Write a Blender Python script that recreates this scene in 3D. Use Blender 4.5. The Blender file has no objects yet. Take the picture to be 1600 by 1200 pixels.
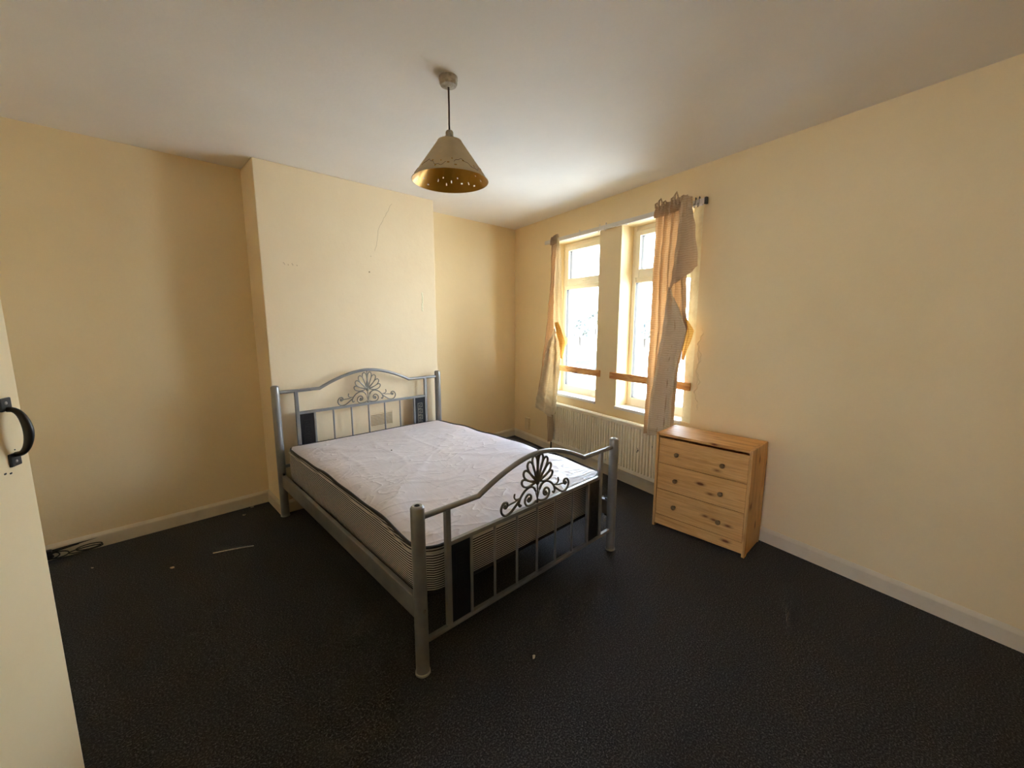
import bpy, bmesh, math, random
from mathutils import Vector, Matrix
random.seed(7)
S = bpy.context.scene
COL = S.collection

# ------------------------------------------------------------------ camera
yaw, pitch, roll = 0.7745651, -0.1488673, 0.00031
cam = bpy.data.objects.new('camera', bpy.data.cameras.new('camera')); COL.objects.link(cam)
_f = Vector((math.sin(yaw)*math.cos(pitch), math.cos(yaw)*math.cos(pitch), math.sin(pitch)))
_r0 = Vector((math.cos(yaw), -math.sin(yaw), 0)); _u0 = _r0.cross(_f)
_r = _r0*math.cos(roll) + _u0*math.sin(roll); _u = -_r0*math.sin(roll) + _u0*math.cos(roll)
_m = Matrix((_r, _u, -_f)).transposed().to_4x4(); _m.translation = Vector((-3.7322885, -3.7600847, 1.4729784))
cam.matrix_world = _m
cam.data.sensor_fit = 'HORIZONTAL'; cam.data.sensor_width = 36; cam.data.lens = 646.237/1600*36
cam.data.clip_start = 0.02; cam.data.clip_end = 500
S.camera = cam
S.view_settings.view_transform = 'Standard'; S.view_settings.look = 'None'
S.view_settings.gamma = 1; S.view_settings.use_curve_mapping = False
S.view_settings.exposure = 1.5
S.cycles.use_denoising = True
S.cycles.max_bounces = 16; S.cycles.diffuse_bounces = 12; S.cycles.transparent_max_bounces = 16
S.cycles.caustics_reflective = False; S.cycles.caustics_refractive = False
S.cycles.sample_clamp_indirect = 12

# ------------------------------------------------------------------ sky and sun
SKY = 9.0
world = bpy.data.worlds.new('sky'); S.world = world; world.use_nodes = True
nt = world.node_tree; bg = nt.nodes['Background']
tc = nt.nodes.new('ShaderNodeTexCoord'); sx = nt.nodes.new('ShaderNodeSeparateXYZ'); cr = nt.nodes.new('ShaderNodeValToRGB')
nt.links.new(tc.outputs['Generated'], sx.inputs[0]); nt.links.new(sx.outputs[2], cr.inputs[0]); nt.links.new(cr.outputs[0], bg.inputs[0])
cr.color_ramp.elements[0].position = 0.0; cr.color_ramp.elements[0].color = (0.86, 0.93, 1.0, 1)
cr.color_ramp.elements[1].position = 0.7; cr.color_ramp.elements[1].color = (0.50, 0.70, 1.0, 1)
bg.inputs[1].default_value = SKY
sun = bpy.data.objects.new('sun', bpy.data.lights.new('sun', 'SUN')); COL.objects.link(sun)
sun.data.energy = 20; sun.data.angle = 0.01; sun.data.color = (1, .95, .87)
sun.rotation_euler = Vector((0.75, 0.15, -0.8)).to_track_quat('-Z', 'Y').to_euler()   # shines from behind the house

# ------------------------------------------------------------------ frames and measures
H = 2.591; WA = -0.2147543
def W(s, o, z): return (-o, -s, z)          # window wall: s along it from the corner, o into the room
BYAW = -0.0160558; BX, BY = -2.881972, -0.4042467
def B(u, v, z): return (u, -v, z)           # bed: u across, v towards the foot
CYAW = -0.0080738; CX, CY = -0.9964331, -2.4378689
def K(u, v, z): return (v, -u, z)           # chest: u across the front, v back
def I(x, y, z): return (x, y, z)

# ------------------------------------------------------------------ materials
def lin(c): return tuple((x/255/12.92 if x/255 <= .04045 else ((x/255+.055)/1.055)**2.4) for x in c) + (1,)
def newmat(name, col, rough=.6, metal=0, spec=.5):
    m = bpy.data.materials.new(name); m.use_nodes = True
    b = m.node_tree.nodes['Principled BSDF']
    b.inputs['Base Color'].default_value = lin(col); b.inputs['Roughness'].default_value = rough
    b.inputs['Metallic'].default_value = metal; b.inputs['Specular IOR Level'].default_value = spec
    return m, m.node_tree, b
def N(t, typ, **kw):
    n = t.nodes.new(typ)
    for k, v in kw.items():
        if k in n.inputs: n.inputs[k].default_value = v
        else: setattr(n, k, v)
    return n
def coords(t, scale=(1,1,1), which='Object', rot=(0,0,0)):
    c = N(t, 'ShaderNodeTexCoord'); mp = N(t, 'ShaderNodeMapping')
    mp.inputs['Scale'].default_value = scale; mp.inputs['Rotation'].default_value = rot
    t.links.new(c.outputs[which], mp.inputs[0]); return mp.outputs[0]
def noise(t, vec, scale, detail=4, rough=.55, dist=0):
    n = N(t, 'ShaderNodeTexNoise', Scale=scale, Detail=detail, Roughness=rough, Distortion=dist)
    t.links.new(vec, n.inputs['Vector']); return n.outputs['Fac']
def ramp(t, fac, stops):
    r = N(t, 'ShaderNodeValToRGB'); t.links.new(fac, r.inputs[0]); e = r.color_ramp.elements
    while len(e) < len(stops): e.new(0.5)
    for i, (p, c) in enumerate(stops): e[i].position = p; e[i].color = lin(c) if max(c) > 1 else (*c, 1)
    return r.outputs[0]
def mixc(t, a, b, fac, mode='MIX'):
    n = N(t, 'ShaderNodeMix', data_type='RGBA', blend_type=mode)
    for s, v in ((6, a), (7, b)):
        if isinstance(v, tuple): n.inputs[s].default_value = v
        else: t.links.new(v, n.inputs[s])
    if isinstance(fac, (int, float)): n.inputs[0].default_value = fac
    else: t.links.new(fac, n.inputs[0])
    return n.outputs[2]
def bump(t, b, h, strength, dist=.01, prev=None):
    n = N(t, 'ShaderNodeBump', Strength=strength, Distance=dist); t.links.new(h, n.inputs['Height'])
    if prev is not None: t.links.new(prev, n.inputs['Normal'])
    t.links.new(n.outputs[0], b.inputs['Normal']); return n.outputs[0]
def painted(name, c1, c2, rough=.75, big=1.3, small=60, bs=.12, bump2=7):
    m, t, b = newmat(name, c1, rough, spec=.3); v = coords(t)
    t.links.new(ramp(t, noise(t, v, big, 6, .6), [(.35, c1), (.68, c2)]), b.inputs['Base Color'])
    p = bump(t, b, noise(t, v, small, 5), bs, .004); bump(t, b, noise(t, v, bump2, 3), .25, .01, p)
    return m
M = {}
M['wall'] = painted('cream_wall_paint', (240,221,181), (234,214,171))
M['chimney'] = painted('cream_chimney_paint', (240,223,190), (235,216,182))
M['ceiling'] = painted('white_ceiling_paint', (236,232,226), (230,226,220), .85)
M['skirt'] = painted('white_gloss_trim', (226,215,194), (216,204,180), .5, 5, 30, .1)
M['door'] = painted('cream_gloss_door', (250,232,192), (246,226,182), .45, 2, 120, .05)
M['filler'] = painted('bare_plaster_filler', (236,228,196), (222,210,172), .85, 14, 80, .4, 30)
M['shadowline'], _, _ = newmat('crack_line', (176,152,112), .9)  # even tan of the plaster cracks and pits
M['sill'], _, _ = newmat('white_gloss_sill', (222,222,220), .35)
M['upvc'] = painted('cream_window_plastic', (234,226,204), (228,219,195), .35, 3, 60, .02)
M['gasket'], _, _ = newmat('grey_gasket', (70,66,60), .6)
M['rad'] = painted('cream_radiator_enamel', (242,234,212), (236,226,202), .4, 5, 40, .03)
M['black'], _, _ = newmat('black_paint', (16,16,17), .32)
M['dark'], _, _ = newmat('dark_mark', (30,28,30), .8)
M['plate'], _, _ = newmat('cream_plastic', (222,206,170), .4)
M['whitep'], _, _ = newmat('white_plastic', (215,210,204), .4)
M['rose'] = painted('flaking_white_plastic', (205,198,184), (150,140,122), .6, 40, 90, .3)
M['flex'], _, _ = newmat('brown_flex', (92,66,46), .6)
M['ventslot'], _, _ = newmat('vent_slot', (150,122,84), .9)
M['screw'], _, _ = newmat('screw_metal', (150,146,140), .35, 1)
M['knob'], _, _ = newmat('brown_knob', (128,98,56), .4)
M['blackcable'], _, _ = newmat('black_cable', (14,13,12), .5)
M['scrap'], _, _ = newmat('pale_scrap', (190,178,158), .9)

# carpet
m, t, b = newmat('black_carpet', (34,32,32), .95, spec=.15); M['carpet'] = m
v = coords(t)
f1 = noise(t, v, 150, 4, .85); f2 = noise(t, v, 2.2, 5)
c = ramp(t, f1, [(.40, (19,18,20)), (.52, (50,49,51)), (.62, (104,102,103)), (.70, (150,148,146))])
c = mixc(t, c, ramp(t, f2, [(.3, (.9,.9,.9)), (.7, (1,1,1))]), 1.0, 'MULTIPLY')
t.links.new(c, b.inputs['Base Color']); bump(t, b, f1, .9, .006)
b.inputs['Sheen Weight'].default_value = .07; b.inputs['Sheen Roughness'].default_value = .5
# silver bed paint
m, t, b = newmat('silver_bed_paint', (150,150,150), .36, .55); M['silver'] = m
t.links.new(ramp(t, noise(t, coords(t), 9, 5), [(.35, (138,140,142)), (.7, (158,158,156))]), b.inputs['Base Color'])
M['silverdark'], _, _ = newmat('antique_silver', (120,114,104), .38, .7)
M['panel'], _, _ = newmat('black_bed_panel', (16,17,24), .35)
M['capm'], _, _ = newmat('pale_post_cap', (176,176,172), .3, .4)
M['slat'] = painted('slat_wood', (120,96,66), (100,78,52), .7)
# mattress top
m, t, b = newmat('mattress_top_fabric', (226,222,230), .5, spec=.4); M['mtop'] = m; b.inputs['Roughness'].default_value = .36; b.inputs['Specular IOR Level'].default_value = .75
v = coords(t)
fine = N(t, 'ShaderNodeTexWave', wave_type='BANDS', bands_direction='Y', Scale=42, Distortion=.6, Detail=1); t.links.new(v, fine.inputs['Vector'])
c = ramp(t, noise(t, v, 2.0, 5), [(.3, (232,228,236)), (.7, (216,211,218))])
c = mixc(t, c, ramp(t, fine.outputs['Fac'], [(.3, (.86,.86,.89)), (.6, (1,1,1))]), .8, 'MULTIPLY')
t.links.new(c, b.inputs['Base Color'])
w1 = N(t, 'ShaderNodeTexNoise', Scale=3.2, Detail=1.5, Distortion=1.2); t.links.new(coords(t, (1, 2.6, 1), rot=(0,0,.5)), w1.inputs['Vector'])
w2 = N(t, 'ShaderNodeTexNoise', Scale=6, Detail=1, Distortion=.9); t.links.new(coords(t, (2.6, 1, 1), rot=(0,0,-.4)), w2.inputs['Vector'])
def ridge(s, k):
    a = N(t, 'ShaderNodeMath', operation='SUBTRACT'); t.links.new(s, a.inputs[0]); a.inputs[1].default_value = .5
    a2 = N(t, 'ShaderNodeMath', operation='ABSOLUTE'); t.links.new(a.outputs[0], a2.inputs[0])
    a3 = N(t, 'ShaderNodeMath', operation='MULTIPLY'); t.links.new(a2.outputs[0], a3.inputs[0]); a3.inputs[1].default_value = -k
    a4 = N(t, 'ShaderNodeMath', operation='EXPONENT'); t.links.new(a3.outputs[0], a4.inputs[0]); return a4.outputs[0]
p = bump(t, b, ridge(w1.outputs['Fac'], 18), .6, .006); bump(t, b, ridge(w2.outputs['Fac'], 12), .12, .005, p)
# mattress sides: black and white ticking
m, t, b = newmat('striped_ticking', (200,200,200), .75, spec=.2); M['mside'] = m
sx_ = N(t, 'ShaderNodeSeparateXYZ'); t.links.new(coords(t), sx_.inputs[0])
mu = N(t, 'ShaderNodeMath', operation='MULTIPLY'); t.links.new(sx_.outputs[2], mu.inputs[0]); mu.inputs[1].default_value = 1/.0110
fr = N(t, 'ShaderNodeMath', operation='FRACT'); t.links.new(mu.outputs[0], fr.inputs[0])
t.links.new(ramp(t, fr.outputs[0], [(0, (208,205,208)), (.40, (208,205,208)), (.46, (38,36,42)), (.94, (38,36,42)), (1, (208,205,208))]), b.inputs['Base Color'])
M['piping'], _, _ = newmat('black_piping', (20,18,22), .6)
M['edge'], _, _ = newmat('pale_tape', (190,186,180), .7)
# pine
def pine(name, axis, base=(222,170,104), mid=(204,148,84), dk=(120,70,34)):
    m, t, b = newmat(name, base, .55, spec=.25)
    sc = [14, 14, 14]; sc[axis] = 1.1
    vv = coords(t, tuple(sc))
    g = noise(t, vv, 1.4, 8, .6, 1.2)
    fine = [160, 160, 160]; fine[axis] = 5
    g2 = noise(t, coords(t, tuple(fine)), 1, 3)
    c = ramp(t, g, [(.28, mid), (.42, base), (.55, (232,184,120)), (.66, base), (.8, mid)])
    c = mixc(t, c, ramp(t, g2, [(.3, (.78,.72,.66)), (.62, (1,1,1))]), .8, 'MULTIPLY')
    ks = [13, 13, 13]; ks[axis] = 5.0
    vo = N(t, 'ShaderNodeTexVoronoi', Scale=1.0, Randomness=1.0); t.links.new(coords(t, tuple(ks)), vo.inputs['Vector'])
    kn = ramp(t, vo.outputs['Distance'], [(.08, (1,1,1)), (.15, (.3,.3,.3)), (.24, (0,0,0))])
    bw = N(t, 'ShaderNodeRGBToBW'); t.links.new(kn, bw.inputs[0])
    c = mixc(t, c, lin(dk), bw.outputs[0])
    st = [22, 22, 22]; st[axis] = 1.6
    s1 = ramp(t, noise(t, coords(t, tuple(st)), 1, 2), [(.60, (0,0,0)), (.72, (.38,.38,.38))])
    bw2 = N(t, 'ShaderNodeRGBToBW'); t.links.new(s1, bw2.inputs[0])
    c = mixc(t, c, lin((140,88,44)), bw2.outputs[0])
    t.links.new(c, b.inputs['Base Color']); bump(t, b, g2, .1, .002)
    return m
M['pineY'] = pine('pine_across', 1)
M['pineZ'] = pine('pine_upright', 2, (220,172,110), (206,156,94))
M['batten'] = pine('batten_pine', 1, (200,128,70), (184,112,56))
# curtain fabric
def cloth(name, c1, c2, trans, tcol):
    m = bpy.data.materials.new(name); m.use_nodes = True; t = m.node_tree
    b = t.nodes['Principled BSDF']; out = t.nodes['Material Output']
    b.inputs['Roughness'].default_value = .8; b.inputs['Specular IOR Level'].default_value = .2
    v = coords(t)
    w = N(t, 'ShaderNodeTexWave', wave_type='BANDS', bands_direction='Z', Scale=19, Distortion=5, Detail=3); t.links.new(v, w.inputs['Vector'])
    c = ramp(t, w.outputs['Fac'], [(.35, c1), (.65, c2)]); t.links.new(c, b.inputs['Base Color'])
    bump(t, b, noise(t, coords(t, (1, 1, 3)), 16, 4), .6, .012)
    tr = N(t, 'ShaderNodeBsdfTranslucent')
    t.links.new(mixc(t, c, lin(tcol), .8, 'MIX'), tr.inputs[0])
    mx = N(t, 'ShaderNodeMixShader'); mx.inputs[0].default_value = trans
    t.links.new(b.outputs[0], mx.inputs[1]); t.links.new(tr.outputs[0], mx.inputs[2]); t.links.new(mx.outputs[0], out.inputs[0])
    return m
M['curtain'] = cloth('beige_striped_curtain', (196,175,146), (186,163,133), .14, (216,152,84))
M['goldfold'] = cloth('gold_curtain_reverse', (236,190,104), (222,170,84), .2, (250,190,96))  # gold base colour paints the backlit glow of two curtain folds
M['lining'] = cloth('cream_curtain_lining', (212,200,176), (200,187,162), .13, (236,190,120))
# lamp shade
m, t, b = newmat('beige_shade_card', (176,156,116), .7); M['shade_out'] = m
t.links.new(ramp(t, noise(t, coords(t), 12, 4), [(.3, (196,180,146)), (.7, (208,192,158))]), b.inputs['Base Color'])
M['shade_in'], _, _ = newmat('gold_shade_lining', (196,148,44), .32, .35)
# glass
m = bpy.data.materials.new('window_glass'); m.use_nodes = True; t = m.node_tree; t.nodes.clear()
out = N(t, 'ShaderNodeOutputMaterial'); tr = N(t, 'ShaderNodeBsdfTransparent'); gl = N(t, 'ShaderNodeBsdfGlossy', Roughness=.02)
lw = N(t, 'ShaderNodeLayerWeight', Blend=.5); fz = N(t, 'ShaderNodeMath', operation='POWER'); t.links.new(lw.outputs['Facing'], fz.inputs[0]); fz.inputs[1].default_value = 4.5; mx = N(t, 'ShaderNodeMixShader')
tr.inputs[0].default_value = (.97,.98,.97,1)
t.links.new(fz.outputs[0], mx.inputs[0]); t.links.new(tr.outputs[0], mx.inputs[1]); t.links.new(gl.outputs[0], mx.inputs[2]); t.links.new(mx.outputs[0], out.inputs[0])
M['glass'] = m
# outdoors
M['yard'] = painted('pale_concrete_yard', (205,200,190), (190,184,174), .9, .3, 8, .2)
M['leaf'] = painted('tree_leaf', (90,94,90), (66,70,68), .8, 3, 6, .5)
M['bark'] = painted('tree_bark', (70,64,58), (56,52,48), .9)
M['garden'] = painted('grey_garden_wall', (84,82,80), (70,68,66), .9)
M['carblue'], _, _ = newmat('blue_car_paint', (34,60,96), .3)
M['carglass'], _, _ = newmat('dark_car_glass', (30,40,50), .1)
M['tyre'], _, _ = newmat('tyre_rubber', (24,24,24), .8)

# ------------------------------------------------------------------ mesh helpers
def nrm(v):
    l = math.sqrt(sum(x*x for x in v)) or 1; return [x/l for x in v]
class MB:
    def __init__(s, f=I): s.v = []; s.f = []; s.mi = []; s.fn = f; s.m = 0
    def add(s, vs, fs):
        o = len(s.v); s.v += [s.fn(*p) for p in vs]; s.f += [[i+o for i in q] for q in fs]; s.mi += [s.m]*len(fs); return s
    def box(s, a0, a1, b0, b1, c0, c1):
        vs = [(a, b_, c) for a in (a0, a1) for b_ in (b0, b1) for c in (c0, c1)]
        return s.add(vs, [(0,1,3,2),(4,6,7,5),(0,4,5,1),(2,3,7,6),(0,2,6,4),(1,5,7,3)])
    def quad(s, *p): return s.add(list(p), [tuple(range(len(p)))])
    def tube(s, pts, r, n=10, closed=False, flat=1.0, caps=True):
        P = [Vector(p) for p in pts]; m = len(P); T = []
        for i in range(m):
            a = P[(i-1) % m] if (closed or i > 0) else P[0]; c = P[(i+1) % m] if (closed or i < m-1) else P[-1]
            T.append((c-a).normalized())
        ref = Vector((0,0,1)) if abs(T[0].z) < .9 else Vector((1,0,0))
        nx = T[0].cross(ref).normalized(); vs = []; fs = []
        for i in range(m):
            nx = (nx - T[i]*nx.dot(T[i])).normalized(); ny = T[i].cross(nx)
            rr = r[i] if isinstance(r, (list, tuple)) else r
            for k in range(n):
                a = 2*math.pi*k/n; vs.append(tuple(P[i] + nx*math.cos(a)*rr*flat + ny*math.sin(a)*rr))
        for i in range(m if closed else m-1):
            j = (i+1) % m
            for k in range(n): fs.append((i*n+k, i*n+(k+1) % n, j*n+(k+1) % n, j*n+k))
        if not closed and caps: fs += [tuple(range(n)), tuple((m-1)*n+k for k in range(n))]
        return s.add(vs, fs)
    def lathe(s, prof, cx=0, cy=0, n=32, close=False):     # prof: (radius, z)
        vs = [(cx+r*math.cos(2*math.pi*k/n), cy+r*math.sin(2*math.pi*k/n), z) for r, z in prof for k in range(n)]
        fs = [(i*n+k, i*n+(k+1) % n, (i+1)*n+(k+1) % n, (i+1)*n+k) for i in range(len(prof)-1) for k in range(n)]
        if close: fs += [tuple(range(n)), tuple((len(prof)-1)*n+k for k in range(n))]
        return s.add(vs, fs)
    def ball(s, c, r, n=10, sq=(1,1,1)):
        vs = []; fs = []
        for i in range(1, n):
            a = math.pi*i/n
            for k in range(2*n):
                e = math.pi*k/n; vs.append((c[0]+sq[0]*r*math.sin(a)*math.cos(e), c[1]+sq[1]*r*math.sin(a)*math.sin(e), c[2]+sq[2]*r*math.cos(a)))
        m = 2*n
        for i in range(n-2):
            for k in range(m): fs.append((i*m+k, i*m+(k+1) % m, (i+1)*m+(k+1) % m, (i+1)*m+k))
        fs += [tuple(range(m)), tuple((n-2)*m+k for k in range(m))]
        return s.add(vs, fs)
    def build(s, name, mats, parent=None, smooth=False, bevel=0, normals=True, seg=2):
        me = bpy.data.meshes.new(name); me.from_pydata(s.v, [], s.f)
        for mm in (mats if isinstance(mats, list) else [mats]): me.materials.append(mm)
        for p, k in zip(me.polygons, s.mi): p.material_index = k; p.use_smooth = smooth
        if normals:
            bm = bmesh.new(); bm.from_mesh(me); bmesh.ops.recalc_face_normals(bm, faces=bm.faces); bm.to_mesh(me); bm.free()
        o = bpy.data.objects.new(name, me); COL.objects.link(o)
        if parent: o.parent = parent
        if bevel:
            md = o.modifiers.new('bevel', 'BEVEL'); md.width = bevel; md.segments = seg; md.limit_method = 'ANGLE'; md.angle_limit = .6
            md.harden_normals = False
        if smooth:
            try: me.set_sharp_from_angle(angle=math.radians(42))
            except Exception: pass
        return o
def tag(o, label=None, cat=None, group=None, kind=None):
    if label: o['label'] = label
    if cat: o['category'] = cat
    if group: o['group'] = group
    if kind: o['kind'] = kind
    return o
def empty(name, loc, rz=0, **kw):
    o = bpy.data.objects.new(name, None); COL.objects.link(o); o.location = loc; o.rotation_euler = (0, 0, rz); o.empty_display_size = .1
    return tag(o, **kw)
def at_wall(o, s=0, off=0, z=0):     # put a thing's origin on the window wall
    o.rotation_euler = (0, 0, WA); c, q = math.cos(WA), math.sin(WA); x, y, _ = W(s, off, 0)
    o.location = (x*c - y*q, x*q + y*c, z); return o

# ------------------------------------------------------------------ room shell
FY = 4.75
rs = FY/math.cos(WA)
XL = -4.42
corner = (0, 0); near = (math.sin(WA)*rs, -FY)
fl = MB(); fl.box(-6.2, .6, -5.2, .4, -.12, 0); fl.build('floor', M['carpet']); bpy.data.objects['floor']['kind'] = 'structure'
ce = MB(); ce.box(-6.2, .6, -5.2, .4, H, H+.2); tag(ce.build('ceiling', M['ceiling']), kind='structure')
AA = .00588
wb = MB(); wb.add([(XL-.12, AA*XL, 0), (.3, 0.001, 0), (.3, .25, 0), (XL-.12, .25, 0), (XL-.12, AA*XL, H), (.3, 0.001, H), (.3, .25, H), (XL-.12, .25, H)],
   [(0,1,5,4),(1,2,6,5),(2,3,7,6),(3,0,4,7),(0,3,2,1),(4,5,6,7)])
wall_back = tag(wb.build('wall_back', M['wall']), kind='structure')
ch0, ch1, CD = -2.889, -1.421, .35
wc = MB(); wc.box(ch0, ch1, -CD, .1, 0, H)
wall_ch = tag(wc.build('wall_chimney', M['chimney'], bevel=.006), kind='structure')
DY0, DY1, DH = -2.93, -3.72, 2.03          # unseen doorway by the open door, added with its landing for fill daylight
wl = MB(); wl.box(XL-.12, XL, DY0, .2, 0, H); wl.box(XL-.12, XL, -FY-.3, DY1, 0, H); wl.box(XL-.12, XL, DY1, DY0, DH, H); tag(wl.build('wall_left', M['wall']), kind='structure')
HX = -6.0; hw = MB(); hw.box(HX-.15, HX, -5.2, -3.65, 0, H); hw.box(HX-.15, HX, -2.95, -1.4, 0, H); hw.box(HX-.15, HX, -3.65, -2.95, 0, 1.0); hw.box(HX-.15, HX, -3.65, -2.95, 1.95, H)  # added landing out of view; its window feeds daylight through the doorway
hw.box(HX, XL-.12, -5.2, -5.1, 0, H); hw.box(HX, XL-.12, -1.5, -1.4, 0, H); tag(hw.build('wall_landing', M['wall']), kind='structure')
wr = MB(); wr.box(XL-.12, -.7, -FY-.25, -FY, 0, H); tag(wr.build('wall_rear', M['wall']), kind='structure')
# window wall with two openings
W1, W2 = (.775, 1.480), (1.755, 2.450); Z0, Z1 = .690, 2.315; TH = .30
CHS, CHD = 2.541, .024        # rounded-off plaster edge beside the right window, paler than the wall
wm = MB(W); ss = [-.12, W1[0], W1[1], W2[0], W2[1], CHS, 5.2]; zz = [0, Z0, Z1, H]
for o_ in (0, -TH):
    for i in range(6):
        for j in range(3):
            if i in (1, 3) and j == 1: continue
            if i == 4 and j == 1 and o_ == 0: continue
            wm.quad((ss[i], o_, zz[j]), (ss[i+1], o_, zz[j]), (ss[i+1], o_, zz[j+1]), (ss[i], o_, zz[j+1]))
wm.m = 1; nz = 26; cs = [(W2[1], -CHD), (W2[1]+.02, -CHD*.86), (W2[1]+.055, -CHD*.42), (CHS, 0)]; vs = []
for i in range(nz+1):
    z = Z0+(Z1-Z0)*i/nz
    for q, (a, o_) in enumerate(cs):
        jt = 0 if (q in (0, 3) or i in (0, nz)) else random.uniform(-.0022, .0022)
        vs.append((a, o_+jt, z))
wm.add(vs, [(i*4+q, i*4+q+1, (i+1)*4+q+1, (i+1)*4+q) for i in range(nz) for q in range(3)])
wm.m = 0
for z in (Z0, Z1): wm.add([(W2[1], 0, z)]+[(a, o_, z) for a, o_ in cs], [(0, 1, 2, 3, 4)])
for (a, b_), oo in ((W1, 0), (W2, -CHD)):
    wm.quad((a, 0, Z0), (a, -TH, Z0), (a, -TH, Z1), (a, 0, Z1)); wm.quad((b_, oo, Z0), (b_, -TH, Z0), (b_, -TH, Z1), (b_, oo, Z1))
    wm.add([(a, 0, Z0), (b_, 0, Z0)] + ([(b_, oo, Z0)] if oo else []) + [(b_, -TH, Z0), (a, -TH, Z0)], [tuple(range(5 if oo else 4))])
    wm.add([(a, 0, Z1), (b_, 0, Z1)] + ([(b_, oo, Z1)] if oo else []) + [(b_, -TH, Z1), (a, -TH, Z1)], [tuple(range(5 if oo else 4))])
for k in (0, H): wm.quad((ss[0], 0, k), (ss[-1], 0, k), (ss[-1], -TH, k), (ss[0], -TH, k))
for k in (ss[0], ss[-1]): wm.quad((k, 0, 0), (k, -TH, 0), (k, -TH, H), (k, 0, H))
wo = wm.build('wall_right', [M['wall'], M['filler']])  # second material: paler strip on the sloped edge
bm = bmesh.new(); bm.from_mesh(wo.data); bmesh.ops.remove_doubles(bm, verts=bm.verts, dist=1e-5); bmesh.ops.recalc_face_normals(bm, faces=bm.faces); bm.to_mesh(wo.data); bm.free()
md = wo.modifiers.new('bevel', 'BEVEL'); md.width = .004; md.segments = 2; md.limit_method = 'ANGLE'; md.angle_limit = 1.2
at_wall(tag(wo, kind='structure'))
# skirting boards: profile swept along the wall feet
def skirting(name, path, f=I, h=.098):
    prof = [(0, 0), (.015, 0), (.015, h-.022), (.013, h-.016), (.006, h-.004), (.003, h), (0, h)]
    k = MB(f); n = len(prof); vs = []
    for (x, y, dx, dy) in path:
        for (d, z) in prof: vs.append((x+dx*d, y+dy*d, z))
    fs = [(i*n+q, i*n+(q+1) % n, (i+1)*n+(q+1) % n, (i+1)*n+q) for i in range(len(path)-1) for q in range(n)]
    fs += [tuple(range(n)), tuple((len(path)-1)*n+q for q in range(n))]
    k.add(vs, fs); return tag(k.build(name, M['skirt']), kind='structure')
skirting('baseboard_back_left', [(XL, AA*XL, 0, -1), (ch0, AA*ch0, -1, -1)])
skirting('baseboard_chimney', [(ch0, AA*ch0, -1, -1), (ch0, -CD, -1, -1), (ch1, -CD, 1, -1), (ch1, AA*ch1, 1, -1)])
skirting('baseboard_back_right', [(ch1, AA*ch1, 1, -1), (0, 0, -1.2, -1)])
at_wall(skirting('baseboard_right', [(0.0, 0, .8, 1), (5.0, 0, 0, 1)], f=lambda a, b_, z: W(a, b_, z), h=.098))
skirting('baseboard_left', [(XL, 0, 1, 0), (XL, DY0+.05, 1, 0)])

# plaster marks on the chimney breast
cr_ = MB()
def crackline(pts, r, y):
    out_ = []
    for i in range(len(pts)-1):
        for q in range(5):
            tt = q/5; out_.append((pts[i][0]*(1-tt)+pts[i+1][0]*tt + random.uniform(-.005, .005), y, pts[i][1]*(1-tt)+pts[i+1][1]*tt))
    cr_.tube(out_, r, 4, flat=1)
crackline([(-1.85, 2.48), (-1.91, 2.37), (-1.98, 2.26), (-2.0, 2.14), (-2.03, 2.05)], .0009, -CD)
cr_.ball((-2.08, -CD, 1.89), .006, 5); cr_.ball((-2.06, -CD, 2.02), .003, 4)
for q in range(4): crackline([(-2.74+q*.03, 1.905-.01*(q % 2)), (-2.735+q*.03, 1.885)], .0014, -CD)
tag(cr_.build('plaster_crack', M['shadowline'], wall_ch))
pf = MB()
for k in range(7): pf.ball((-1.572+random.uniform(-.005, .005), -CD+.001, 1.73-.024*k), .011, 5, (1, .22, 1.8))
tag(pf.build('filler_smear', M['filler'], wall_ch, smooth=True), label='pale filler smear')

# flaked paint beside the right window
fk = MB(W)
pts = []
for i in range(40):
    z = .80+.62*i/39; pts.append((2.580+.016*math.sin(i*.55)+.008*math.sin(i*1.9), .001, z))
fk.tube(pts, [.002+.0025*abs(math.sin(i*.8)) for i in range(40)], 6)
pts = [(2.572+.010*math.sin(i*.8), .001, 1.0+.25*i/14) for i in range(15)]; fk.tube(pts, .003, 6)
tag(fk.build('flaking_paint', M['wall'], wo, smooth=True))

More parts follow.
